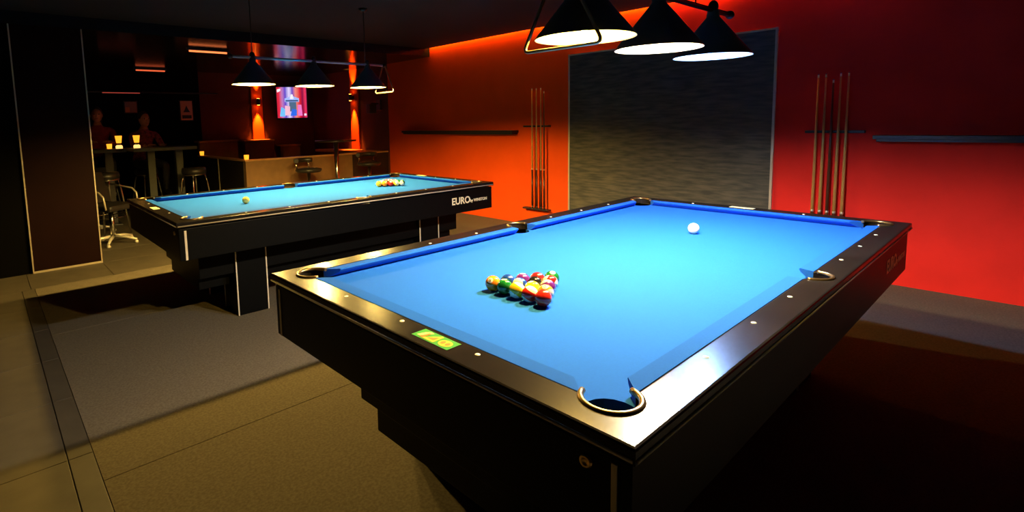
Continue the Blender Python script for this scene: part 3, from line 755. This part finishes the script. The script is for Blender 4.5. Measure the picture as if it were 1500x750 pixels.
# candle lamps
def candle(label, x, y, z, tall):
    t = thing('candle_holder', label, 'candle', (x, y, z), 0, 'amber candle lamps')
    amber = mat('amber_glass_lit', (0.9, 0.35, 0.03), 0.3, emit=1.6, ecol=(1.0, 0.36, 0.02))
    flame = mat('flame', (1, 0.6, 0.2), emit=6, ecol=(1.0, 0.6, 0.2))
    if tall:
        MB().lathe([(0, 0), (0.045, 0), (0.045, 0.035), (0.03, 0.05), (0, 0.05)], 18).build('lit_base', mat('base_glow', (1, 0.6, 0.2), emit=1.6, ecol=(1.0, 0.55, 0.16)), t)
        MB().cyl((0, 0, 0.05), (0, 0, 0.08), 0.022).build('stem', M_plastic, t)
        MB().lathe([(0, 0.08), (0.032, 0.08), (0.046, 0.185), (0.042, 0.185), (0.03, 0.09), (0, 0.09)], 18).build('glass', amber, t)
    else:
        MB().lathe([(0, 0), (0.03, 0), (0.036, 0.07), (0.032, 0.07), (0.027, 0.008), (0, 0.008)], 16).build('glass', amber, t)
    MB().sphere((0, 0, 0.14 if tall else 0.045), 0.012, 10, 8, (1, 1, 1.8)).build('flame', flame, t)
candle('amber candle lamp at the end of the grey green bar table', 0.90, 8.32, 1.11, True)
candle('amber candle lamp on the dark table beside the pillar, nearest the grey green table', 0.69, 8.42, 1.11, True)
candle('small candle glass on the dark table close to the pillar', 0.58, 8.50, 1.11, False)
candle('small candle glass on the partition corner cap', 2.10, 7.26, 0.90, False)
candle('small candle glass on the side partition cap near its far end', 2.08, 9.25, 0.90, False)

# ------------------------------------------------------------------ people at the bar
def person(label, loc, rotz, joints, shirt, trousers, hair_long):
    t = thing('person', label, 'person', loc, rotz, 'people at the bar tables')
    names = list(joints); idx = {n: i for i, n in enumerate(names)}
    edges = [('pelvis', 'waist'), ('waist', 'chest'), ('chest', 'neck'), ('neck', 'head_base'),
             ('chest', 'sh_l'), ('sh_l', 'el_l'), ('el_l', 'wr_l'), ('chest', 'sh_r'), ('sh_r', 'el_r'), ('el_r', 'wr_r'),
             ('pelvis', 'hip_l'), ('hip_l', 'kn_l'), ('kn_l', 'an_l'), ('an_l', 'toe_l'), ('pelvis', 'hip_r'), ('hip_r', 'kn_r'), ('kn_r', 'an_r'), ('an_r', 'toe_r')]
    me = bpy.data.meshes.new('body'); me.from_pydata([joints[n][:3] for n in names], [(idx[a], idx[b]) for a, b in edges], [])
    o = bpy.data.objects.new('tmp', me); COL.objects.link(o)
    mod = o.modifiers.new('skin', 'SKIN')
    for n in names:
        sv = me.skin_vertices[0].data[idx[n]]; r = joints[n][3]; sv.radius = (r, r*joints[n][4] if len(joints[n]) > 4 else r)
        sv.use_root = (n == 'pelvis')
    o.modifiers.new('sub', 'SUBSURF').levels = 2
    o.modifiers['sub'].render_levels = 2
    dg = bpy.context.evaluated_depsgraph_get(); dg.update()
    bmesh_ = bpy.data.meshes.new_from_object(o.evaluated_get(dg))
    bpy.data.objects.remove(o)
    mb = MB(); mb.bm.from_mesh(bmesh_); bpy.data.meshes.remove(bmesh_)
    nk = Vector(joints['neck'][:3])
    hands = [Vector(joints['wr_l'][:3]), Vector(joints['wr_r'][:3])]
    fl = [Vector(joints['an_l'][:3]), Vector(joints['an_r'][:3])]
    pz = joints['pelvis'][2]
    for f in mb.bm.faces:
        c = f.calc_center_median(); f.smooth = True
        if c.z > nk.z-0.01: f.material_index = 0
        elif min((c-h).length for h in hands) < 0.06: f.material_index = 0
        elif min((c-h).length for h in fl) < 0.16 and c.z < 0.62: f.material_index = 3
        elif c.z < pz+0.04: f.material_index = 2
        else: f.material_index = 1
    # head with face
    hb = Vector(joints['head_base'][:3]); hc = hb+Vector((0, -0.015, 0.075))
    mb.sphere(hc, 0.095, 22, 16, (0.80, 0.95, 1.18), 0)
    mb.sphere(hc+Vector((0, -0.03, -0.065)), 0.055, 14, 10, (0.9, 0.9, 0.9), 0)
    mb.lathe([(0.006, 0.0), (0.015, -0.035), (0.0, -0.042)], 8, hc+Vector((0, -0.092, 0.012)), None, 0)
    for s in (-1, 1):
        mb.sphere(hc+Vector((s*0.076, 0.0, -0.005)), 0.024, 10, 8, (0.35, 0.7, 1.2), 0)
        mb.sphere(hc+Vector((s*0.031, -0.082, 0.012)), 0.011, 8, 6, (1.2, 0.6, 0.7), 4)
    mb.sphere(hc+Vector((0, -0.084, -0.058)), 0.016, 10, 6, (1.5, 0.5, 0.4), 5)
    # hands: palm and five fingers
    for sd, wr, el in ((-1, 'wr_l', 'el_l'), (1, 'wr_r', 'el_r')):
        wv = Vector(joints[wr][:3]); d = (wv-Vector(joints[el][:3])).normalized()
        side = d.cross(Vector((0, 0, 1))).normalized(); upv = side.cross(d)
        pc = wv+d*0.05
        mb.sphere(pc, 0.045, 12, 8, (0.9, 0.9, 0.5), 0)
        for k, ln in enumerate((0.065, 0.078, 0.072, 0.055)):
            b0_ = pc+d*0.03+side*(0.027-0.018*k)
            mb.tube([b0_, b0_+d*ln*0.5-upv*0.004, b0_+d*ln*0.85-upv*0.022], [0.0095, 0.0085, 0.0065], 7, mi=0)
        tb = pc-d*0.015-side*0.03*sd
        mb.tube([tb, tb-side*0.022*sd+d*0.025, tb-side*0.026*sd+d*0.055], [0.011, 0.010, 0.007], 7, mi=0)
    me2 = mb.mesh('body')
    for m in (M_skin, shirt, trousers, M_plastic, M_hair, mat('lips', (0.35, 0.1, 0.08), 0.5)): me2.materials.append(m)
    link('body', me2, t)
    h = MB()
    h.sphere(hc+Vector((0, 0.022, 0.022)), 0.101, 20, 14, (0.84, 0.92, 1.12))
    if hair_long: h.sphere(hc+Vector((0, 0.06, -0.09)), 0.09, 14, 10, (0.85, 0.6, 1.3))
    h.build('hair', M_hair, t)
    return t
def seated(seat, lean=0.0):
    s = seat
    return {'pelvis': (0, 0.02, s+0.10, 0.15, 0.8), 'waist': (0, 0.02-lean*0.3, s+0.28, 0.13, 0.8), 'chest': (0, 0.02-lean*0.8, s+0.48, 0.15, 0.75), 'neck': (0, 0.02-lean, s+0.63, 0.055),
            'head_base': (0, -lean*1.15, s+0.71, 0.055),
            'sh_l': (-0.19, 0.02-lean*0.9, s+0.55, 0.06), 'el_l': (-0.23, -0.12-lean*0.8, s+0.33, 0.045), 'wr_l': (-0.12, -0.33-lean*0.6, s+0.37, 0.032),
            'sh_r': (0.19, 0.02-lean*0.9, s+0.55, 0.06), 'el_r': (0.23, -0.12-lean*0.8, s+0.33, 0.045), 'wr_r': (0.12, -0.33-lean*0.6, s+0.37, 0.032),
            'hip_l': (-0.10, 0.0, s+0.08, 0.09), 'kn_l': (-0.13, -0.40, s+0.06, 0.062), 'an_l': (-0.13, -0.36, s-0.36, 0.042), 'toe_l': (-0.14, -0.50, s-0.42, 0.034),
            'hip_r': (0.10, 0.0, s+0.08, 0.09), 'kn_r': (0.13, -0.40, s+0.06, 0.062), 'an_r': (0.13, -0.36, s-0.36, 0.042), 'toe_r': (0.14, -0.50, s-0.42, 0.034)}
M_pink = mat('pink_check_shirt', (0.38, 0.07, 0.11), 0.85, col2=(0.09, 0.02, 0.05), vscale=30)
M_red = mat('dark_red_top', (0.30, 0.03, 0.04), 0.85, var=0.3, vscale=20)
M_jeans = mat('dark_jeans', (0.02, 0.022, 0.03), 0.9)
leg_stool('black stool under the drinker in the pink shirt', 1.17, 9.17, 0.74)
person('person in a pink checked shirt seated at the grey green bar table', (1.17, 9.2, 0.0), 0.25, seated(0.75, 0.06), M_pink, M_jeans, False)
leg_stool('black stool under the drinker in the dark red top', 0.56, 9.22, 0.82)
person('person in a dark red top seated at the dark bar table beside the pillar', (0.56, 9.25, 0.0), -0.1, seated(0.83, 0.04), M_red, M_jeans, True)
